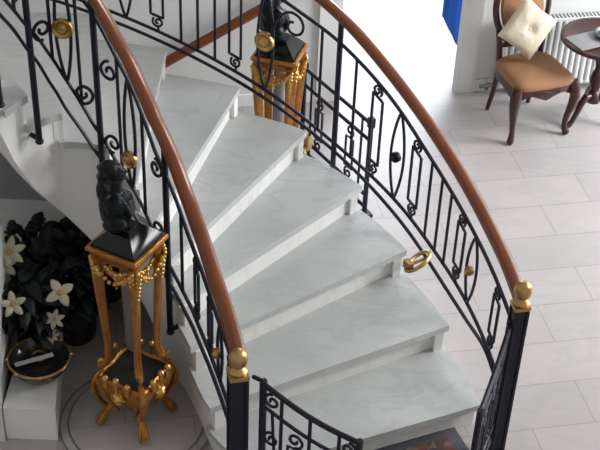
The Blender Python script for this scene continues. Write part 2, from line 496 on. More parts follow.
# --- inner railing: path parameter = inner spline parameter
RIN = [(-.20, 4.0), (-.278, 4.262)]+INN[2:]
def ipath(u):
    o = interp(u, [(0, 0), (3, 0), (5.2, .05), (14, .05)])
    u = max(0, u); p = spline(RIN, u); q = spline(RIN, min(u+.02, 14))-spline(RIN, max(u-.02, 0)); q.normalize()
    p = p+Vector((-q.y, q.x))*o
    return (p.x, p.y)
ih = [(.3, 1.03), (.68, 1.065), (.94, 1.09), (1.37, 1.135), (1.89, 1.195), (2.45, 1.29), (3.05, 1.375), (3.74, 1.485), (4.54, 1.596), (5.33, 1.701), (6.1, 1.80), (7.1, 1.955), (7.9, 2.135), (8.5, 2.30), (9.67, 2.62), (10.8, 2.88), (12, 3.10), (14, 3.42)]
iu = [(.3, .53), (.8, .56), (1.52, .61), (2.22, .665), (2.93, .725), (4.48, .856), (6.15, 1.071), (7.39, 1.254), (8.18, 1.448), (8.39, 1.536), (8.60, 1.626), (8.92, 1.739), (9.31, 1.846), (9.67, 1.961), (10.16, 2.083), (10.82, 2.21), (12, 2.43), (14, 2.75)]
il = [(.3, .40), (.8, .45), (1.36, .50), (2.27, .57), (3.17, .635), (4.52, .744), (6.23, .923), (7.45, 1.10), (8.20, 1.301), (8.56, 1.434), (8.98, 1.573), (9.40, 1.704), (9.75, 1.84), (10.35, 2.002), (11.17, 2.159), (12, 2.30), (14, 2.62)]
it = [(u, z-interp(u, [(0, .16), (3, .22), (5.3, .19), (6.5, .13), (8, .10), (14, .10)])) for u, z in ih]
IR = Rail(ipath, .33, 13.6, {'hand': ih, 'up': iu, 'low': il, 'top': it})
irail = thing('stair_railing', 'inner curved wrought iron stair railing with mahogany handrail, beside the bust on its gilt pedestal', 'railing', (-.25, 4.2, 0), world=True)
handrail(IR, irail, .50, 13.5)
railbar(IR, irail, 'top_rail', 'top', .36, 13.5, .0105)
railbar(IR, irail, 'bottom_rail', 'up', .36, 13.5, .0105)
railbar(IR, irail, 'bottom_rail', 'low', .36, 13.5, .0105)
NLX, NLY, NLH = -.240, 4.085, .995
newel(irail, NLX, NLY, NLH, .084)
def ipost(u, zf, foot):
    bm = B(); s0 = IR.s_of_u(u)
    tube(bm, [IR.P(s0, zf), IR.P(s0, IR.z('hand', u)-.02)], .0158, 10)
    tube(bm, [IR.P(s0, zf+.012), IR.P(s0, zf+.012, foot*.06)], .013, 8)
    ball(bm, IR.P(s0, zf), (.022, .022, .016), 10)
    obj('post', bm, M['iron'], irail)
for u, zf in ((4.61, .41), (8.05, 1.13), (9.9, 1.40), (11.8, 1.75)): ipost(u, zf, 1)
for a, ro in ((6.9, .045), (8.76, .050), (10.8, .05)): lens(IR, irail, IR.s_of_u(a), .035, -1, ro, .28 if a < 8 else .50, 'brass', False)
def curl(R, root, s0, z0, r, a0, sgn):
    bm = B(); tube(bm, spiral(R, s0, z0, r, a0, 1.35, sgn), RB, 7)
    return obj('scroll', bm, M['iron'], root)
for up_, ds in ((4.61, 1), (8.05, -1), (8.05, 1), (9.9, -1), (9.9, 1), (11.8, -1)):
    s0 = IR.s_of_u(up_)+ds*.075
    for w_ in (0, 1):
        if up_ == 8.05 and ds == 1 and w_: continue
        z0 = (IR.zt(s0)-(.17 if (up_, ds) == (8.05, -1) else .10)) if w_ else (IR.zb(s0)+.085)
        curl(IR, irail, s0, z0, .056, PI/2 if w_ else -PI/2, ds*(1 if w_ else -1))
for u in (7.3, 6.1, 8.45, 9.2, 10.4, 11.3): bar(IR, irail, IR.s_of_u(u))
for u in (1.1, 2.1, 2.75): key(IR, irail, IR.s_of_u(u), .05)
for u in (.7, 3.62): bar(IR, irail, IR.s_of_u(u))
lens(IR, irail, IR.s_of_u(1.62), .035, -1, .026, .5, 'brass', False)

# ------------------------------------------------------------------ iron gate leaves and the guard panel behind
def flat_panel(root, p0, p1, draw):
    """local drawing plane: s from p0 towards p1, z up"""
    d = Vector((p1[0]-p0[0], p1[1]-p0[1], 0)); L = d.length; d.normalize()
    def P(s, z): return Vector((p0[0], p0[1], 0))+d*s+Vector((0, 0, z))
    draw(P, L)
def sp2(P, s0, z0, r, a0, turns, sgn, n=22):
    return [P(s0+r*(1-.78*i/n)*math.cos(a0+sgn*turns*2*PI*i/n), z0+r*(1-.78*i/n)*math.sin(a0+sgn*turns*2*PI*i/n)) for i in range(n+1)]
def gate(p0, p1, label, z1=.86, z2=.72):
    root = thing('gate', label, 'gate', (p0[0], p0[1], 0), world=True)
    def draw(P, L):
        def top(s): return lerp(z1, z2, s/L)-.03*math.sin(PI*s/L)
        bm = B()
        tube(bm, [P(0, .10), P(0, z1+.02)], .017, 8)
        tube(bm, [P(-.055, z1+.015), P(0, z1+.015)], .010, 8)
        tube(bm, [P(-.055, .2), P(0, .2)], .010, 8)
        tube(bm, [P(L, .10), P(L, z2+.015)], .016, 8)
        tube(bm, [P(L*i/16, top(L*i/16)) for i in range(17)], .013, 8)
        tube(bm, [P(L*i/16, top(L*i/16)-.13) for i in range(17)], .009, 8)
        tube(bm, [P(0, .12), P(L, .12)], .012, 8)
        tube(bm, [P(0, .22), P(L, .22)], .010, 8)
        obj('gate_frame', bm, M['iron'], root)
        for s in (L*.2, L*.5, L*.8):
            bm = B(); tube(bm, [P(s, .12), P(s, top(s)-.0)], .0085, 8); obj('baluster', bm, M['iron'], root)
        for c in (L*.35, L*.65):
            bm = B(); h = top(c)-.13
            tube(bm, [P(c-.035, .33), P(c-.035, h-.12), P(c+.035, h-.12), P(c+.035, .33)], .0075, 7, closed=True)
            tube(bm, sp2(P, c, h-.07, .045, -PI/2, 1.3, 1), .0075, 7)
            tube(bm, sp2(P, c, .28, .045, PI/2, 1.3, 1), .0075, 7)
            obj('scroll_loop', bm, M['iron'], root)
        for s, sg in ((L*.1, 1), (L*.9, -1)):
            bm = B()
            for z0 in (top(s)-.065, top(s)-.30, .40): tube(bm, sp2(P, s, z0, .042, PI/2, 1.35, sg), .0075, 7)
            tube(bm, [P(s, .22), P(s+sg*.02, .5), P(s, top(s)-.13)], .0075, 7)
            obj('scroll', bm, M['iron'], root)
    flat_panel(root, p0, p1, draw)
    return root
gate((-.128, 4.07), (.292, 3.83), 'low wrought iron gate leaf swung open from the left newel post', .965, .875)
gate((1.015, 4.64), (.845, 4.16), 'low wrought iron gate leaf folded back beside the right newel post', .86, .76)
root = thing('guard_railing', 'short iron guard railing behind the stairs near the far gilt pedestal', 'railing', (.2, 6.95, 0), world=True)
def draw(P, L):
    for s in (0, L):
        bm = B(); tube(bm, [P(s, 0), P(s, .72)], .016, 8); box(bm, P(s, .70), (.04, .04, .07), .5, bev=.006); box(bm, P(s, .012), (.08, .08, .024), .5)
        obj('post', bm, M['iron'], root)
    for z, nm in ((.69, 'top_rail'), (.57, 'top_rail'), (.16, 'bottom_rail'), (.07, 'bottom_rail')):
        bm = B(); tube(bm, [P(0, z), P(L, z)], .012, 8); obj(nm, bm, M['iron'], root)
    for c in (L*.25, L*.72):
        bm = B()
        tube(bm, [P(c-.04, .25), P(c-.04, .47), P(c+.04, .47), P(c+.04, .25)], .008, 7, closed=True)
        tube(bm, sp2(P, c, .52, .042, -PI/2, 1.3, 1), .0075, 7); tube(bm, sp2(P, c, .205, .042, PI/2, 1.3, 1), .0075, 7)
        obj('scroll_loop', bm, M['iron'], root)
    for s in (L*.12, L*.5, L*.88):
        bm = B(); tube(bm, [P(s, .07), P(s, .69)], .008, 8); obj('baluster', bm, M['iron'], root)
flat_panel(root, (-.013, 7.29), (.405, 6.65), draw)

# ------------------------------------------------------------------ setting
dT = Vector((math.cos(TA), math.sin(TA), 0)); nT = Vector((-math.sin(TA), math.cos(TA), 0))
def wp(s, n, z=0): return dT*s+nT*n+Vector((0, 0, z))
bm = B(); prism(bm, [(-6, -1), (6, -1), (6, 14), (-6, 14)], -.12, 0)
struct('floor', bm, M['floor'])
def wallbox(name, s0, s1, n0, n1, z0, z1, mat):
    bm = B(); prism(bm, [wp(s0, n0), wp(s1, n0), wp(s1, n1), wp(s0, n1)], z0, z1)
    return struct(name, bm, mat)
NW = 7.85
wallbox('wall_back', -4.2, 1.87-.13, NW, NW+.16, 0, 3.4, M['wallgrey'])
wallbox('wall_right', 2.90, 7.2, NW, NW+.16, 0, 3.4, M['wallwhite'])
wallbox('trim_1', 1.72, 1.88, NW-.025, NW+.185, 0, 3.0, M['trim'])
wallbox('trim_2', 2.765, 2.90, NW-.03, NW+.06, 0, 3.0, M['wallwhite'])
wallbox('baseboard_right', 2.90, 7.0, NW-.018, NW, 0, .09, M['trim'])
wallbox('baseboard_back', -4., 1.72, NW-.018, NW, 0, .09, M['trim'])
wallbox('wall_front', -4.6, 4.2, -1.2, -1.04, 0, 6.4, M['wallwhite'])
wallbox('wall_outer_left', -4.4, -4.24, -1.2, NW+.16, 0, 6.4, M['wallgrey'])
wallbox('wall_back_upper', -4.2, 1.87-.13, NW, NW+.16, 3.4, 6.4, M['wallgrey'])
wallbox('ceiling', -4.4, 3.6, -1.2, NW+.16, 6.4, 6.5, M['plaster'])
# low round step in the well, under the gilt pedestal
PX, PY = -.800, 4.745
bm = B(); lathe(bm, [(.402, 0.0), (.402, .010), (.395, .016), (.345, .030), (.340, .034)], 64, (PX, PY, 0))
struct('trim_3', bm, M['floor'], smooth=True)
for nm_, ra, za in (('trim_5', .396, .0165), ('trim_6', .352, .0295)):
    bm = B(); tube(bm, [(PX+ra*math.cos(2*PI*i/72), PY+ra*math.sin(2*PI*i/72), za) for i in range(72)], .006, 6, closed=True, flat=(1, .35), up=(0, 0, 1))
    struct(nm_, bm, M['greystone'], smooth=True)
# plinth, side wall and partition under the stair
bm = B(); prism(bm, [(-1.448, 4.595), (-1.185, 4.595), (-1.265, 5.25), (-1.448, 5.25)], 0, .215)
struct('trim_4', bm, M['plaster'])
bm = B(); prism(bm, [(-1.95, 4.57), (-1.450, 4.57), (-1.525, 5.28), (-1.95, 5.28)], 0, .84)
struct('wall_left', bm, M['wallgrey'])
def xz_prism(bm, poly, y0, y1):
    A = [bm.verts.new((x, y0, z)) for x, z in poly]; C2 = [bm.verts.new((x, y1, z)) for x, z in poly]
    n = len(poly); bm.faces.new(A); bm.faces.new(C2[::-1])
    for i in range(n): bm.faces.new((A[i], A[(i+1) % n], C2[(i+1) % n], C2[i]))
M['slate'] = simple('slate_grey_paint', (.30, .29, .31), .85, var=.05, vscale=3)  # darker grey puts the shade under the stairs into the wall colour
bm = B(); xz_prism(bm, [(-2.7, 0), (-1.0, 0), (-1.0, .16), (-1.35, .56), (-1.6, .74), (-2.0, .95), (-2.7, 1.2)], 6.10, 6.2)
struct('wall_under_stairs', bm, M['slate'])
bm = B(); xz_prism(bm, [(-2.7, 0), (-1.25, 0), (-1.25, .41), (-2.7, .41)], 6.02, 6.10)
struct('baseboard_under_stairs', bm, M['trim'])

# ------------------------------------------------------------------ wall handrail on the back wall
hr = thing('wall_handrail', 'straight mahogany handrail sloping along the back wall', 'handrail', (-.6, 7.75, .45), world=True)
a, b = Vector((-1.55, 7.60, .105)), Vector((.02, 7.93, 1.005))
bm = B(); tube(bm, [a.lerp(b, i/12) for i in range(13)], .034, 12, flat=(.8, 1.1), up=(0, 0, 1)); obj('rail', bm, M['wood'], hr)
for t in (.15, .85):
    p = a.lerp(b, t); bm = B(); tube(bm, [p, p+Vector((0, 0, -.06)), p+nT*.08+Vector((0, 0, -.08)), p+nT*.16+Vector((0, 0, -.08))], .01, 8)
    obj('bracket', bm, M['iron'], hr)

# ------------------------------------------------------------------ gilt pedestal
def sq(phi, z):                                  # square with its corners on the axes
    q = (phi % (PI/2)); return 1/(math.cos(q)+math.sin(q))
def make_pedestal(label):
    t = thing('pedestal', label, 'pedestal', (0, 0, 0))
    H0 = 1.055                                   # underside of the frame
    bm = B()
    lathe(bm, [(.146, H0+.02), (.154, H0+.045), (.164, H0+.058), (.184, H0+.076), (.196, H0+.084), (.198, H0+.100), (.192, H0+.108), (.174, H0+.108), (.172, H0+.094)], 48, shape=sq)
    obj('frame', bm, M['gilt'], t)
    bm = B(); lathe(bm, [(.173, H0+.085), (.173, H0+.097), (.165, H0+.102)], 48, shape=sq); obj('top', bm, M['black'], t)
    lob = lambda a, z: sq(a, z)*.55+.45*(.80+.12*math.cos(4*a))
    for i in range(4):
        R4 = Matrix.Rotation(PI/2*i, 4, 'Z'); R8 = Matrix.Rotation(PI/2*i+PI/4, 4, 'Z')
        # leg : slender shaft turning out in a scroll at the foot of the shaft
        bm = B()
        pts = [(.146, H0+.05), (.146, .99), (.143, .90), (.134, .76), (.126, .63), (.120, .53), (.122, .47), (.136, .425), (.156, .405), (.170, .415), (.166, .432)]
        rad = [.030, .031, .027, .024, .021, .020, .021, .023, .019, .014, .009]
        tube(bm, [R4 @ Vector((x, 0, z)) for x, z in pts], rad, 10, flat=(.75, 1.2))
        for sy in (-1, 1): tube(bm, [R4 @ Vector((x+.010, sy*.010, z)) for x, z in pts[1:8]], .006, 6)
        obj('leg', bm, M['gilt'], t)
        bm = B()                                 # acanthus drop at the head of the leg
        for j in range(18):
            z = H0+.03-.013*j; w = .020*(1-j/22)
            for sy in (-1, 1):
                ball(bm, R4 @ Vector((.172-.0016*j, sy*w*1.3*(1 if j % 2 else .5), z)), (.013, .012, .014), 8)
        for sy in (-1, 1):
            tube(bm, [R4 @ Vector((.158-.02*q, sy*(.03+.034*q), H0+.015-.05*math.sin(q*2.4))) for q in [k/8 for k in range(9)]], [.014*(1-.6*k/8) for k in range(9)], 7)
            for q in range(4): ball(bm, R4 @ Vector((.152-.015*q, sy*(.036+.016*q), H0-.01-.016*q)), .016-.0015*q, 8)
        obj('ornament', bm, M['giltbright'], t)
        bm = B()                                 # swag between two legs, under the frame
        for q in range(9):
            y = -.062+.124*q/8; z = H0-.012-.03*math.cos(y*24)
            ball(bm, R8 @ Vector((.099, y, z)), (.010, .013, .018+.006*(q % 2)), 8)
        for q in range(5): ball(bm, R8 @ Vector((.103, 0, H0-.03-.02*q)), .016-.0025*q, 8)
        obj('swag', bm, M['giltbright'], t)
        bm = B()                                 # large C-scroll on the corner of the base
        cs = [(.150, .372), (.176, .368), (.196, .340), (.208, .300), (.210, .255), (.198, .21), (.180, .170), (.155, .135), (.130, .115)]
        tube(bm, [R4 @ Vector((x, 0, z)) for x, z in cs], [.010, .015, .017, .018, .017, .015, .013, .011, .009], 9, flat=(1.2, .8))
        obj('corner_scroll', bm, M['gilt'], t)
        bm = B()                                 # foot
        tube(bm, [R4 @ Vector(p) for p in ((.115, 0, .15), (.140, 0, .115), (.165, 0, .065), (.180, 0, .038), (.196, 0, .026), (.206, 0, .034))], [.017, .018, .018, .020, .022, .014], 10, flat=(1.15, 1))
        for sy in (-1, 0, 1): tube(bm, [R4 @ Vector(p) for p in ((.152, sy*.013, .10), (.180, sy*.017, .058), (.203, sy*.019, .034))], [.008, .010, .008], 7)
        obj('foot', bm, M['gilt'], t)
        c = R8 @ Vector((.150, 0, .265)); n = (R8 @ Vector((1, 0, -.25))).normalized()
        bm = rosette_bm(c, n, .036)
        for q in range(7):
            a_ = 2*PI*q/7; v = R8 @ Vector((0, math.cos(a_), math.sin(a_)))
            ball(bm, c+v*.032, .011, 7)
        obj('rosette', bm, M['giltbright'], t)
        for q in (-1, 0, 1):                     # tulip buds standing along the rim
            bm = B(); an = PI/4+q*.40; rr = .160+.010*abs(q)
            p = Matrix.Rotation(PI/2*i+an, 4, 'Z') @ Vector((rr, 0, .355)); up = .020 if q == 0 else .008
            tube(bm, [p-Vector((0, 0, .035)), p+Vector((0, 0, up))], .011, 8)
            ball(bm, p+Vector((0, 0, up+.014)), (.018, .018, .022), 10)
            obj('bud', bm, M['giltbright'], t)
    bm = B(); lathe(bm, [(.02, .055), (.05, .075), (.10, .125), (.155, .19), (.195, .255), (.208, .305), (.202, .338), (.186, .348), (.174, .335)], 48, shape=lob)
    for i in range(4):
        R4 = Matrix.Rotation(PI/2*i, 4, 'Z')
        for sy in (-1, 1):
            tube(bm, [R4 @ Vector((.195-.06*q-.04*q*q, sy*(.006+.045*q*(1-.5*q)), .335-.23*q)) for q in [k/8 for k in range(9)]], [.015*(1-.4*k/8) for k in range(9)], 7)
    obj('basin', bm, M['gilt'], t)
    bm = B(); lathe(bm, [(.172, .330), (.172, .335), (.155, .338)], 48, shape=lob); obj('hollow', bm, M['hollow'], t)
    bm = B(); lathe(bm, [(.010, .47), (.026, .49), (.034, .53), (.034, 1.02), (.040, 1.04), (.055, H0+.005)], 18); obj('shaft', bm, M['greystone'], t)
    return t
ped = make_pedestal('gilded four-legged pedestal with black top in the stairwell beside the flowering plants')
ped.location = (PX, PY, .034); ped.rotation_euler = (0, 0, -PI/2+.32)

# ------------------------------------------------------------------ dark bust
def make_bust(label):
    t = thing('bust', label, 'bust', (0, 0, 0))
    bm = B()
    lathe(bm, [(.168, 0), (.168, .014), (.158, .026), (.130, .050), (.098, .074), (.075, .090), (.062, .096), (.062, .104)], 40, shape=sq)
    obj('socle', bm, M['black'], t)
    bm = B()
    lathe(bm, [(.050, .090), (.060, .100), (.050, .118), (.055, .135), (.066, .16)], 20)
    ball(bm, (0, 0, .215), (.070, .088, .095)); ball(bm, (.014, 0, .255), (.064, .080, .062))
    ball(bm, (0, .058, .258), (.050, .046, .056)); ball(bm, (0, -.058, .258), (.050, .046, .056))
    ball(bm, (-.01, .055, .165), (.050, .052, .058)); ball(bm, (.0, -.058, .160), (.046, .046, .055))
    tube(bm, [(0, 0, .28), (.005, 0, .325), (.012, 0, .375)], [.052, .040, .034], 14)
    ball(bm, (.012, 0, .418), (.046, .037, .054)); ball(bm, (.031, 0, .400), (.029, .026, .036))
    ball(bm, (-.010, 0, .436), (.050, .045, .048))                     # hair
    ball(bm, (-.032, 0, .380), (.034, .044, .070)); ball(bm, (-.042, 0, .310), (.034, .054, .070))
    for q in range(9):
        for sy in (-1, 1):
            ball(bm, (-.044+.006*math.sin(q*2.), sy*(.022+.0025*q+.010*math.cos(q*1.9)), .430-.021*q), .019+.0006*q, 10)
    for sy in (-1, 1):
        ball(bm, (.010, sy*.037, .412), (.010, .007, .014), 8)         # ears
        ball(bm, (.052, sy*.014, .426), (.008, .011, .006), 8)         # brows
    tube(bm, [(.056, 0, .428), (.068, 0, .407), (.060, 0, .400)], [.006, .009, .006], 8)   # nose
    ball(bm, (.056, 0, .387), (.008, .012, .005), 8); ball(bm, (.049, 0, .372), (.014, .014, .010), 8)
    for q in range(9):                                                  # folds of drapery
        a_ = -1.4+q*.35
        tube(bm, [(.02+.056*math.cos(a_), .078*math.sin(a_), .290-.005*q), (.035+.052*math.cos(a_+.3), .094*math.sin(a_+.3), .22), (.02+.042*math.cos(a_+.5), .07*math.sin(a_+.5), .145)], [.013, .014, .009], 8)
    tube(bm, [(0, .085, .25), (.0, .112, .20), (.02, .098, .160)], [.025, .020, .013], 8)
    o = obj('figure', bm, M['bronze'], t)
    r = o.modifiers.new('remesh', 'REMESH'); r.mode = 'VOXEL'; r.voxel_size = .0055; r.use_smooth_shade = True
    s = o.modifiers.new('smooth', 'SMOOTH'); s.iterations = 4; s.factor = .5
    o.location = (-.050, .010, 0)
    return t
bust = make_bust('dark bronze bust on a black socle atop the near gilded pedestal')
bust.scale = (1, 1, .93); bust.location = (PX, PY, 1.1925); bust.rotation_euler = (0, 0, .32)
P2 = (-.165, 6.77)
ped2 = dup(ped, (*P2, 0), .53, 'gilded pedestal seen through the railing behind the upper steps', None)
bust2 = dup(bust, (*P2, 1.1025), .53, 'dark bust on the gilded pedestal standing behind the staircase', None)
ped2.scale = (1, 1, .952); bust2.scale = (1, 1, .95)

# ------------------------------------------------------------------ plants and bowl
def leaf(bm, base, dirv, L, w, droop, tw):
    d = Vector(dirv).normalized(); side = d.cross(Vector((0, 0, 1)))
    if side.length < .1: side = Vector((1, 0, 0))
    side.normalize(); side = (Matrix.Rotation(tw, 3, d) @ side); up = side.cross(d).normalized()
    rows = []
    N = 6
    for i in range(N+1):
        t = i/N; ww = w*math.sin(PI*min(1, t*.94+.04))**.75*.5*(1.15-.45*t)
        c = Vector(base)+d*L*t-Vector((0, 0, 1))*droop*L*t*t
        rows.append([bm.verts.new(c-side*ww+up*ww*.35), bm.verts.new(c), bm.verts.new(c+side*ww+up*ww*.35)])
    for a, b in zip(rows, rows[1:]):
        for k in range(2): bm.faces.new((a[k], a[k+1], b[k+1], b[k]))
def thick(o, th=.0022):
    m = o.modifiers.new('thick', 'SOLIDIFY'); m.thickness = th; m.offset = 0
def flower(root, c, n, r, petals, cup=.25):
    n = Vector(n).normalized(); q = n.to_track_quat('Z', 'Y').to_matrix()
    bm = B()
    for i in range(petals):
        a = 2*PI*i/petals+.3
        dr = q @ Vector((math.cos(a), math.sin(a), cup)); sd = q @ Vector((-math.sin(a), math.cos(a), 0))
        rows = []
        for j in range(6):
            t = j/5; w = r*.62*math.sin(PI*min(1, .12+t*.84))**.8*(2.6/petals+.35)
            p = Vector(c)+dr*r*t-n*(r*.30*t*t); rows.append([bm.verts.new(p-sd*w*.5+n*w*.15), bm.verts.new(p), bm.verts.new(p+sd*w*.5+n*w*.15)])
        for x, y in zip(rows, rows[1:]):
            for k in range(2): bm.faces.new((x[k], x[k+1], y[k+1], y[k]))
    o = obj('flower', bm, M['petal'], root); thick(o, .002)
    bm = B(); ball(bm, Vector(c)+n*.006, r*.16, 8)
    for i in range(5):
        a = 2*PI*i/5; ball(bm, Vector(c)+(q @ Vector((math.cos(a), math.sin(a), 0)))*r*.14+n*.012, r*.06, 6)
    obj('flower_centre', bm, M['pollen'], o)
def plant(label, x, y, z, h, spread, nl, pot_r, pot_h, flowers, mat='leaf', seed=1):
    t = thing('flowering_plant', label, 'plant', (x, y, z), world=True)
    rng = random.Random(seed)
    bm = B(); lathe(bm, [(pot_r*.72, 0), (pot_r*.8, .02), (pot_r*.95, pot_h*.85), (pot_r, pot_h), (pot_r*.88, pot_h), (pot_r*.85, pot_h-.02)], 24, (x, y, z))
    obj('pot', bm, M['pot'], t)
    bs, bl, bl2 = B(), B(), B()
    for i in range(9):
        a = rng.uniform(0, 2*PI); q = rng.uniform(.2, .9)*spread
        tube(bs, [(x, y, z+pot_h-.03), (x+q*.4*math.cos(a), y+q*.4*math.sin(a), z+pot_h+h*.45), (x+q*math.cos(a), y+q*math.sin(a), z+pot_h+h*rng.uniform(.6, .95))], [.007, .005, .003], 6)
    obj('stem', bs, M['leaf'], t)
    for i in range(nl):
        a = rng.uniform(0, 2*PI); q = spread*math.sqrt(rng.random()); zz = z+pot_h+h*rng.uniform(.02, 1)*(1-.35*(q/spread)**2)
        base = (x+q*math.cos(a)*.8, y+q*math.sin(a)*.8, zz)
        b_ = a+rng.uniform(-.9, .9)
        leaf(bl if i % 4 else bl2, base, (math.cos(b_), math.sin(b_), rng.uniform(-.1, .9)), rng.uniform(.09, .17), rng.uniform(.045, .08), rng.uniform(.2, .6), rng.uniform(-.7, .7))
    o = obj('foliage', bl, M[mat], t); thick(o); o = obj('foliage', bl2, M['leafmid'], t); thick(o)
    for f in flowers: flower(t, *f)
    return t
# flowers: centre, facing, radius, petals
plant('dark leafy plant with two star shaped cream flowers beside the left wall', -1.45, 5.52, 0, .36, .28, 190, .15, .26,
      [((-1.485, 5.20, .735), (.15, -.8, .7), .085, 6), ((-1.515, 5.18, .66), (.3, -.7, .6), .075, 5)], 'leaf', 3)
plant('dark leafy plant with cream blooms growing behind the gilded pedestal', -1.22, 5.40, .0, .40, .26, 190, .13, .27,
      [((-1.205, 5.02, .625), (.35, -.7, .8), .080, 4), ((-1.235, 4.98, .48), (.1, -.8, .8), .055, 6), ((-1.265, 4.99, .355), (0, -.6, .9), .045, 8, .1)], 'leaf', 8)
plant('low dark plant with one drooping cream bloom on the white plinth behind the bowl', -1.42, 5.08, .215, .30, .16, 110, .09, .13,
      [((-1.420, 4.90, .64), (.3, -.8, .5), .070, 5, .6)], 'leaf', 14)
plant('dark evergreen plant without blooms tucked under the staircase', -1.12, 5.78, 0, .28, .26, 170, .15, .22, [], 'leaf', 21)
bw = thing('bowl', 'black glazed bowl with gold rim standing on the low white plinth', 'bowl', (-1.302, 4.845, .215)); bw.scale = (1.1, 1.1, 1.05)
bm = B(); lathe(bm, [(.060, 0), (.075, .008), (.10, .03), (.128, .07), (.143, .115), (.140, .118), (.124, .085), (.09, .06), (.03, .055)], 36); obj('body', bm, M['smoked'], bw)
bm = B(); tube(bm, [(.142*math.cos(2*PI*i/40), .142*math.sin(2*PI*i/40), .117) for i in range(40)], .0065, 8, closed=True); obj('rim', bm, M['brass'], bw)
for i in range(8):
    a = 2*PI*i/8+.2; bm = B(); ball(bm, (.147*math.cos(a), .147*math.sin(a), .120), .0085, 10); obj('knob', bm, M['giltbright'], bw)
st = thing('paper_strip', 'grey paper strip lying across the black bowl', 'paper', (-1.325, 4.835, .328), .48)
bm = B(); box(bm, (0, 0, 0), (.20, .028, .004), 0); o_ = obj('strip', bm, M['paper'], st)
rg = B(); tube(rg, [(.035*math.cos(2*PI*i/28), .035*math.sin(2*PI*i/28), 0) for i in range(28)], .008, 8, closed=True)
tag(obj('ring', rg, M['brass'], None, True, (-1.315, 4.895, .300)), 'small brass ring inside the black bowl', 'ring')

# ------------------------------------------------------------------ rug at the foot of the stairs
rug = thing('rug', 'dark bordered red patterned rug at the foot of the stairs', 'rug', (.672, 4.305, 0), .40)
bm = B(); box(bm, (0, 0, .006), (.72, .80, .012), bev=.003); obj('border', bm, M['rugborder'], rug)
bm = B(); box(bm, (0, 0, .0135), (.58, .66, .003)); obj('field', bm, M['rugred'], rug)

# ------------------------------------------------------------------ chair
def make_chair(label):
    t = thing('chair', label, 'chair', (0, 0, 0))
    sh = []                                    # seat outline : wide front with a bow, narrow back
    for i in range(48):
        a = 2*PI*i/48; c, s = math.cos(a), math.sin(a)
        x = (abs(c)**.40)*(1 if c > 0 else -1)*.250*(1-.16*(s+1)/2*1.3); y = (abs(s)**.40)*(1 if s > 0 else -1)*.215-.014*(1 if s < 0 else 0)*math.cos(x*6)
        sh.append((x, y))
    bm = B()                                   # apron with shaped lower edge
    ring = []
    for i, (x, y) in enumerate(sh):
        low = .350-.022*math.cos(x*26)*(1 if y < 0 else .2)
        ring.append([bm.verts.new((x*.97, y*.97, low)), bm.verts.new((x*1.0, y*1.0, .41)), bm.verts.new((x*1.0, y*1.0, .425)), bm.verts.new((x*.9, y*.9, .425)), bm.verts.new((x*.9, y*.9, low))])
    for i in range(48):
        A, C2 = ring[i], ring[(i+1) % 48]
        for k in range(5): bm.faces.new((A[k], A[(k+1) % 5], C2[(k+1) % 5], C2[k]))
    tube(bm, [(-.10+.2*i/10, -.222-.006*math.cos((i-5)*.3), .392+.012*math.sin(i*PI/5)) for i in range(11)], .009, 7)
    obj('seat_frame', bm, M['darkwood'], t)
    bm = B(); rings = []
    for f, z in ((1.0, .42), (1.02, .438), (.99, .456), (.90, .472), (.7, .482), (.4, .488), (.12, .490)):
        rings.append([bm.verts.new((x*f, y*f, z)) for x, y in sh])
    for a, b in zip(rings, rings[1:]):
        for k in range(48): bm.faces.new((a[k], a[(k+1) % 48], b[(k+1) % 48], b[k]))
    bm.faces.new(rings[-1]); bm.faces.new(rings[0][::-1])
    obj('seat', bm, M['peach'], t)
    for sx in (-1, 1):
        bm = B()
        pts = [(.215, -.185, .43), (.228, -.200, .38), (.236, -.210, .32), (.228, -.202, .24), (.214, -.190, .16), (.206, -.184, .09), (.210, -.190, .045), (.222, -.202, .018), (.228, -.208, .008)]
        tube(bm, [(sx*x, y, z) for x, y, z in pts], [.036, .040, .037, .030, .023, .020, .022, .026, .017], 12)
        ball(bm, (sx*.236, -.214, .375), (.016, .016, .026), 10)
        obj('front_leg', bm, M['darkwood'], t)
        bm = B()
        pts = [(.155, .190, .43), (.157, .200, .30), (.160, .222, .15), (.165, .255, .01)]
        tube(bm, [(sx*x, y, z) for x, y, z in pts], [.022, .020, .018, .015], 10)
        obj('back_leg', bm, M['darkwood'], t)
    bm = B()                                   # open balloon shaped back frame
    pts = []
    for i in range(41):
        a = -PI*.40-PI*.0+(2*PI*.90)*(i/40)
        a = -PI/2+.32+(2*PI-.64)*i/40
        pts.append((.205*math.cos(a)*(1+.06*math.sin(a)), .212+.085*(math.sin(a)*.5+.5), .80+.265*math.sin(a)))
    tube(bm, pts, [.019]*41, 10, flat=(1, 1.25))
    for sx in (-1, 1):
        tube(bm, [(sx*.160, .192, .42), (sx*.165, .198, .50), (sx*.172, .206, .58), (sx*.184, .216, .66)], [.022, .021, .020, .019], 10)
    tube(bm, [(-.172, .200, .56), (-.09, .212, .545), (0, .214, .55), (.09, .212, .545), (.172, .200, .56)], [.016, .018, .022, .018, .016], 9)
    ball(bm, (0, .30, 1.07), (.06, .02, .03), 12)
    obj('back_frame', bm, M['darkwood'], t)
    bm = B(); rr = []
    for f, dy in ((1, .012), (.96, -.012), (.7, -.024), (.3, -.03)):
        rr.append([bm.verts.new((.165*f*math.cos(2*PI*i/32), .252+.070*f*math.sin(2*PI*i/32)*.9+dy, .80+.225*f*math.sin(2*PI*i/32))) for i in range(32)])
    for a, b in zip(rr, rr[1:]):
        for k in range(32): bm.faces.new((a[k], a[(k+1) % 32], b[(k+1) % 32], b[k]))
    bm.faces.new(rr[-1]); bm.faces.new(rr[0][::-1])
    obj('backrest', bm, M['peach'], t)
    return t
ch = make_chair('dark wooden chair with peach upholstered seat and cabriole legs beside the round table')
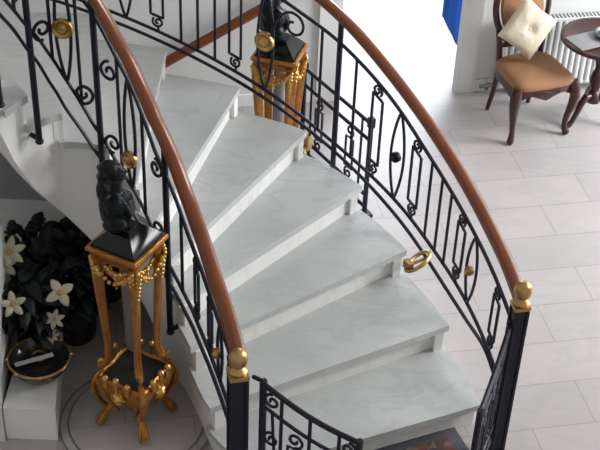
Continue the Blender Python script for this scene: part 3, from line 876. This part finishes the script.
CHX, CHY, CHR = 1.560, 7.83, .38
ch.location = (CHX, CHY, 0); ch.rotation_euler = (0, 0, CHR)
# cushion standing on its corner against the chair back
cu = thing('cushion', 'cream brocade cushion with a buttoned centre, propped on the peach chair', 'cushion', (0, 0, 0))
bm = B(); N = 20; hw = .165
grid = {}
for side in (1, -1):
    for i in range(N+1):
        for j in range(N+1):
            x, y = -1+2*i/N, -1+2*j/N
            edge = (i in (0, N) or j in (0, N))
            th = .062*((1-x*x)*(1-y*y))**.42*(1-.55*math.exp(-(x*x+y*y)/.05))
            pin = 1-.07*(1-abs(x*y))*(max(abs(x), abs(y)))**4
            key_ = (i, j, 0 if edge else side)
            if key_ not in grid:
                wob = .006*noise.noise(Vector((x*2.3, y*2.3, side*3.)))
                grid[key_] = bm.verts.new((x*hw*pin, (0 if edge else side*(th+wob)), y*hw*pin))
for side in (1, -1):
    for i in range(N):
        for j in range(N):
            v = [grid[(a, b, 0 if (a in (0, N) or b in (0, N)) else side)] for a, b in ((i, j), (i+1, j), (i+1, j+1), (i, j+1))]
            if len(set(v)) == 4: bm.faces.new(v)
bmesh.ops.transform(bm, matrix=Matrix.Rotation(PI/4-.06, 4, 'Y'), verts=bm.verts)
obj('cover', bm, M['cream'], cu)
bm = B(); ball(bm, (0, -.03, 0), (.014, .008, .014), 10); ball(bm, (0, .03, 0), (.014, .008, .014), 10); obj('button', bm, M['cream'], cu)
def on_chair(x, y): 
    c, s = math.cos(CHR), math.sin(CHR); return (CHX+c*x-s*y, CHY+s*x+c*y)
cx_, cy_ = on_chair(-.035, .095)
cu.location = (cx_, cy_, .725); cu.rotation_euler = (-.27, 0, CHR+.02)

# ------------------------------------------------------------------ round side table
tb = thing('side_table', 'small round dark wooden pedestal table in front of the radiator', 'table', (2.035, 7.93, 0), .35)
bm = B(); lathe(bm, [(.20, .628), (.285, .634), (.300, .645), (.302, .660), (.294, .668), (.270, .670), (.262, .664), (.05, .664)], 48); obj('tabletop', bm, M['darkwood'], tb)
bm = B(); lathe(bm, [(.05, .16), (.062, .19), (.046, .225), (.028, .25), (.040, .29), (.050, .33), (.040, .385), (.024, .42), (.030, .47), (.042, .50), (.030, .53), (.034, .58), (.075, .615), (.10, .630)], 22); obj('column', bm, M['darkwood'], tb)
for i in range(3):
    Rm = Matrix.Rotation(2*PI*i/3+PI+.28, 4, 'Z'); bm = B()
    tube(bm, [Rm @ Vector(p) for p in ((.03, 0, .21), (.075, 0, .215), (.115, 0, .17), (.145, 0, .10), (.175, 0, .045), (.205, 0, .022), (.225, 0, .026))], [.024, .027, .025, .021, .018, .022, .014], 10)
    obj('leg', bm, M['darkwood'], tb)
dish = B(); lathe(dish, [(.07, 0), (.09, .008), (.105, .030), (.098, .032), (.085, .014), (.03, .012)], 32)
tag(obj('dish', dish, M['smoked'], None, True, (2.06, 7.93, .671)), 'dark glass dish on the round side table', 'dish')
M['matgrey'] = simple('grey_mat', (.26, .25, .26), .5)
mt = B(); box(mt, (0, 0, .0025), (.24, .20, .005), 0, bev=.001)  # thin grey sheet standing in for the reflection on the tabletop
o_ = obj('place_mat', mt, M['matgrey'], None, True, (1.905, 7.86, .671)); o_.rotation_euler = (0, 0, .5); tag(o_, 'pale grey square mat on the round side table, left of the dish', 'mat')

# ------------------------------------------------------------------ radiator
rd = thing('radiator', 'white ribbed radiator on the wall behind the chair', 'radiator', tuple(wp(3.9, 7.72)), TA)
bm = B(); L_ = 1.70; nf = 36
box(bm, (0, .055, .34), (L_, .02, .50))
for i in range(nf):
    x = -L_/2+(i+.5)*L_/nf
    box(bm, (x, .030, .34), (L_/nf*.56, .05, .52), bev=.008)
box(bm, (0, .045, .605), (L_, .075, .03), bev=.008); box(bm, (0, .045, .085), (L_, .06, .03), bev=.008)
obj('body', bm, M['radiator'], rd)
bm = B()
for i in range(60): box(bm, (-L_/2+(i+.5)*L_/60, .045, .622), (.010, .06, .006))
obj('grille', bm, M['steel'], rd)
bm = B(); tube(bm, [(-L_/2+.01, .05, .085), (-L_/2-.06, .05, .085), (-L_/2-.06, .06, .04), (-L_/2-.06, .10, .03)], .010, 8); tube(bm, [(-L_/2-.02, .05, .085), (-L_/2-.13, .03, .085)], [.017, .013], 8)
ball(bm, (-L_/2-.06, .05, .085), .02, 10); obj('valve', bm, M['steel'], rd)
for sx in (-1, 1):
    bm = B(); box(bm, (sx*L_*.4, .05, .035), (.03, .05, .07)); obj('foot', bm, M['radiator'], rd)

# ------------------------------------------------------------------ blue cloth behind the door jamb
bm = B(); NX, NZ = 14, 12; front = []; 
for i in range(NX+1):
    col_ = []
    for j in range(NZ+1):
        x = i/NX; z = j/NZ
        zb = max(.20, .46-.50*x)
        zz = lerp(zb, 1.35, z)
        col_.append(bm.verts.new(Vector((.978, 8.54, 0))+dT*(x*.27)+nT*(.02*math.sin(x*14)*(1-z*.4))+Vector((0, 0, zz))))
    front.append(col_)
for i in range(NX):
    for j in range(NZ): bm.faces.new((front[i][j], front[i+1][j], front[i+1][j+1], front[i][j+1]))
o_ = obj('blue_cloth', bm, M['blue']); thick(o_, .012); tag(o_, 'bright blue cloth hanging behind the white door jamb', 'cloth')

# ------------------------------------------------------------------ light and camera
W = bpy.data.worlds.new('world'); S.world = W; W.use_nodes = True
bg = W.node_tree.nodes['Background']; bg.inputs['Color'].default_value = (.97, .96, 1, 1); bg.inputs['Strength'].default_value = .42
def area(name, loc, target, size, power, col=(1, 1, 1)):
    l = bpy.data.lights.new(name, 'AREA'); l.shape = 'RECTANGLE'; l.size, l.size_y = size; l.energy = power; l.color = col
    o = bpy.data.objects.new(name, l); COL.objects.link(o); o.location = loc
    o.rotation_euler = (Vector(target)-Vector(loc)).to_track_quat('-Z', 'Y').to_euler()
    return o
area('window_light_right', (5.2, 7.6, 1.9), (1.2, 7.2, 0), (2.6, 2.0), 250, (.84, .92, 1))
area('doorway_light', (1.2, 12.0, 2.2), (.5, 7.5, 0), (2.6, 2.4), 230, (.85, .93, 1))
area('stairwell_light', (8.8, 6.6, 5.4), (-.4, 5.6, 0), (3.0, 2.6), 690, (1, .97, .94))
cam = bpy.data.cameras.new('camera'); cam.sensor_width = 36; cam.lens = 36*1292.1/600; cam.clip_start = .05; cam.clip_end = 100
co = bpy.data.objects.new('camera', cam); COL.objects.link(co)
Rm = Matrix.Rotation(PI/2-.642, 4, 'X') @ Matrix.Rotation(.0441, 4, 'Z')
co.matrix_world = Matrix.Translation((0, 0, 4.875)) @ Rm
S.camera = co
GROUPS = {'stair_railing': 'curved stair railings', 'gate': 'iron gate leaves at the foot of the stairs', 'pedestal': 'gilded pedestals',
          'bust': 'dark busts on pedestals', 'flowering_plant': 'leafy plants in the stairwell'}
for o in bpy.data.objects:
    if '_w' in o: del o['_w']
    g = GROUPS.get(o.name.split('.')[0])
    if g and o.parent is None and 'label' in o: o['group'] = g
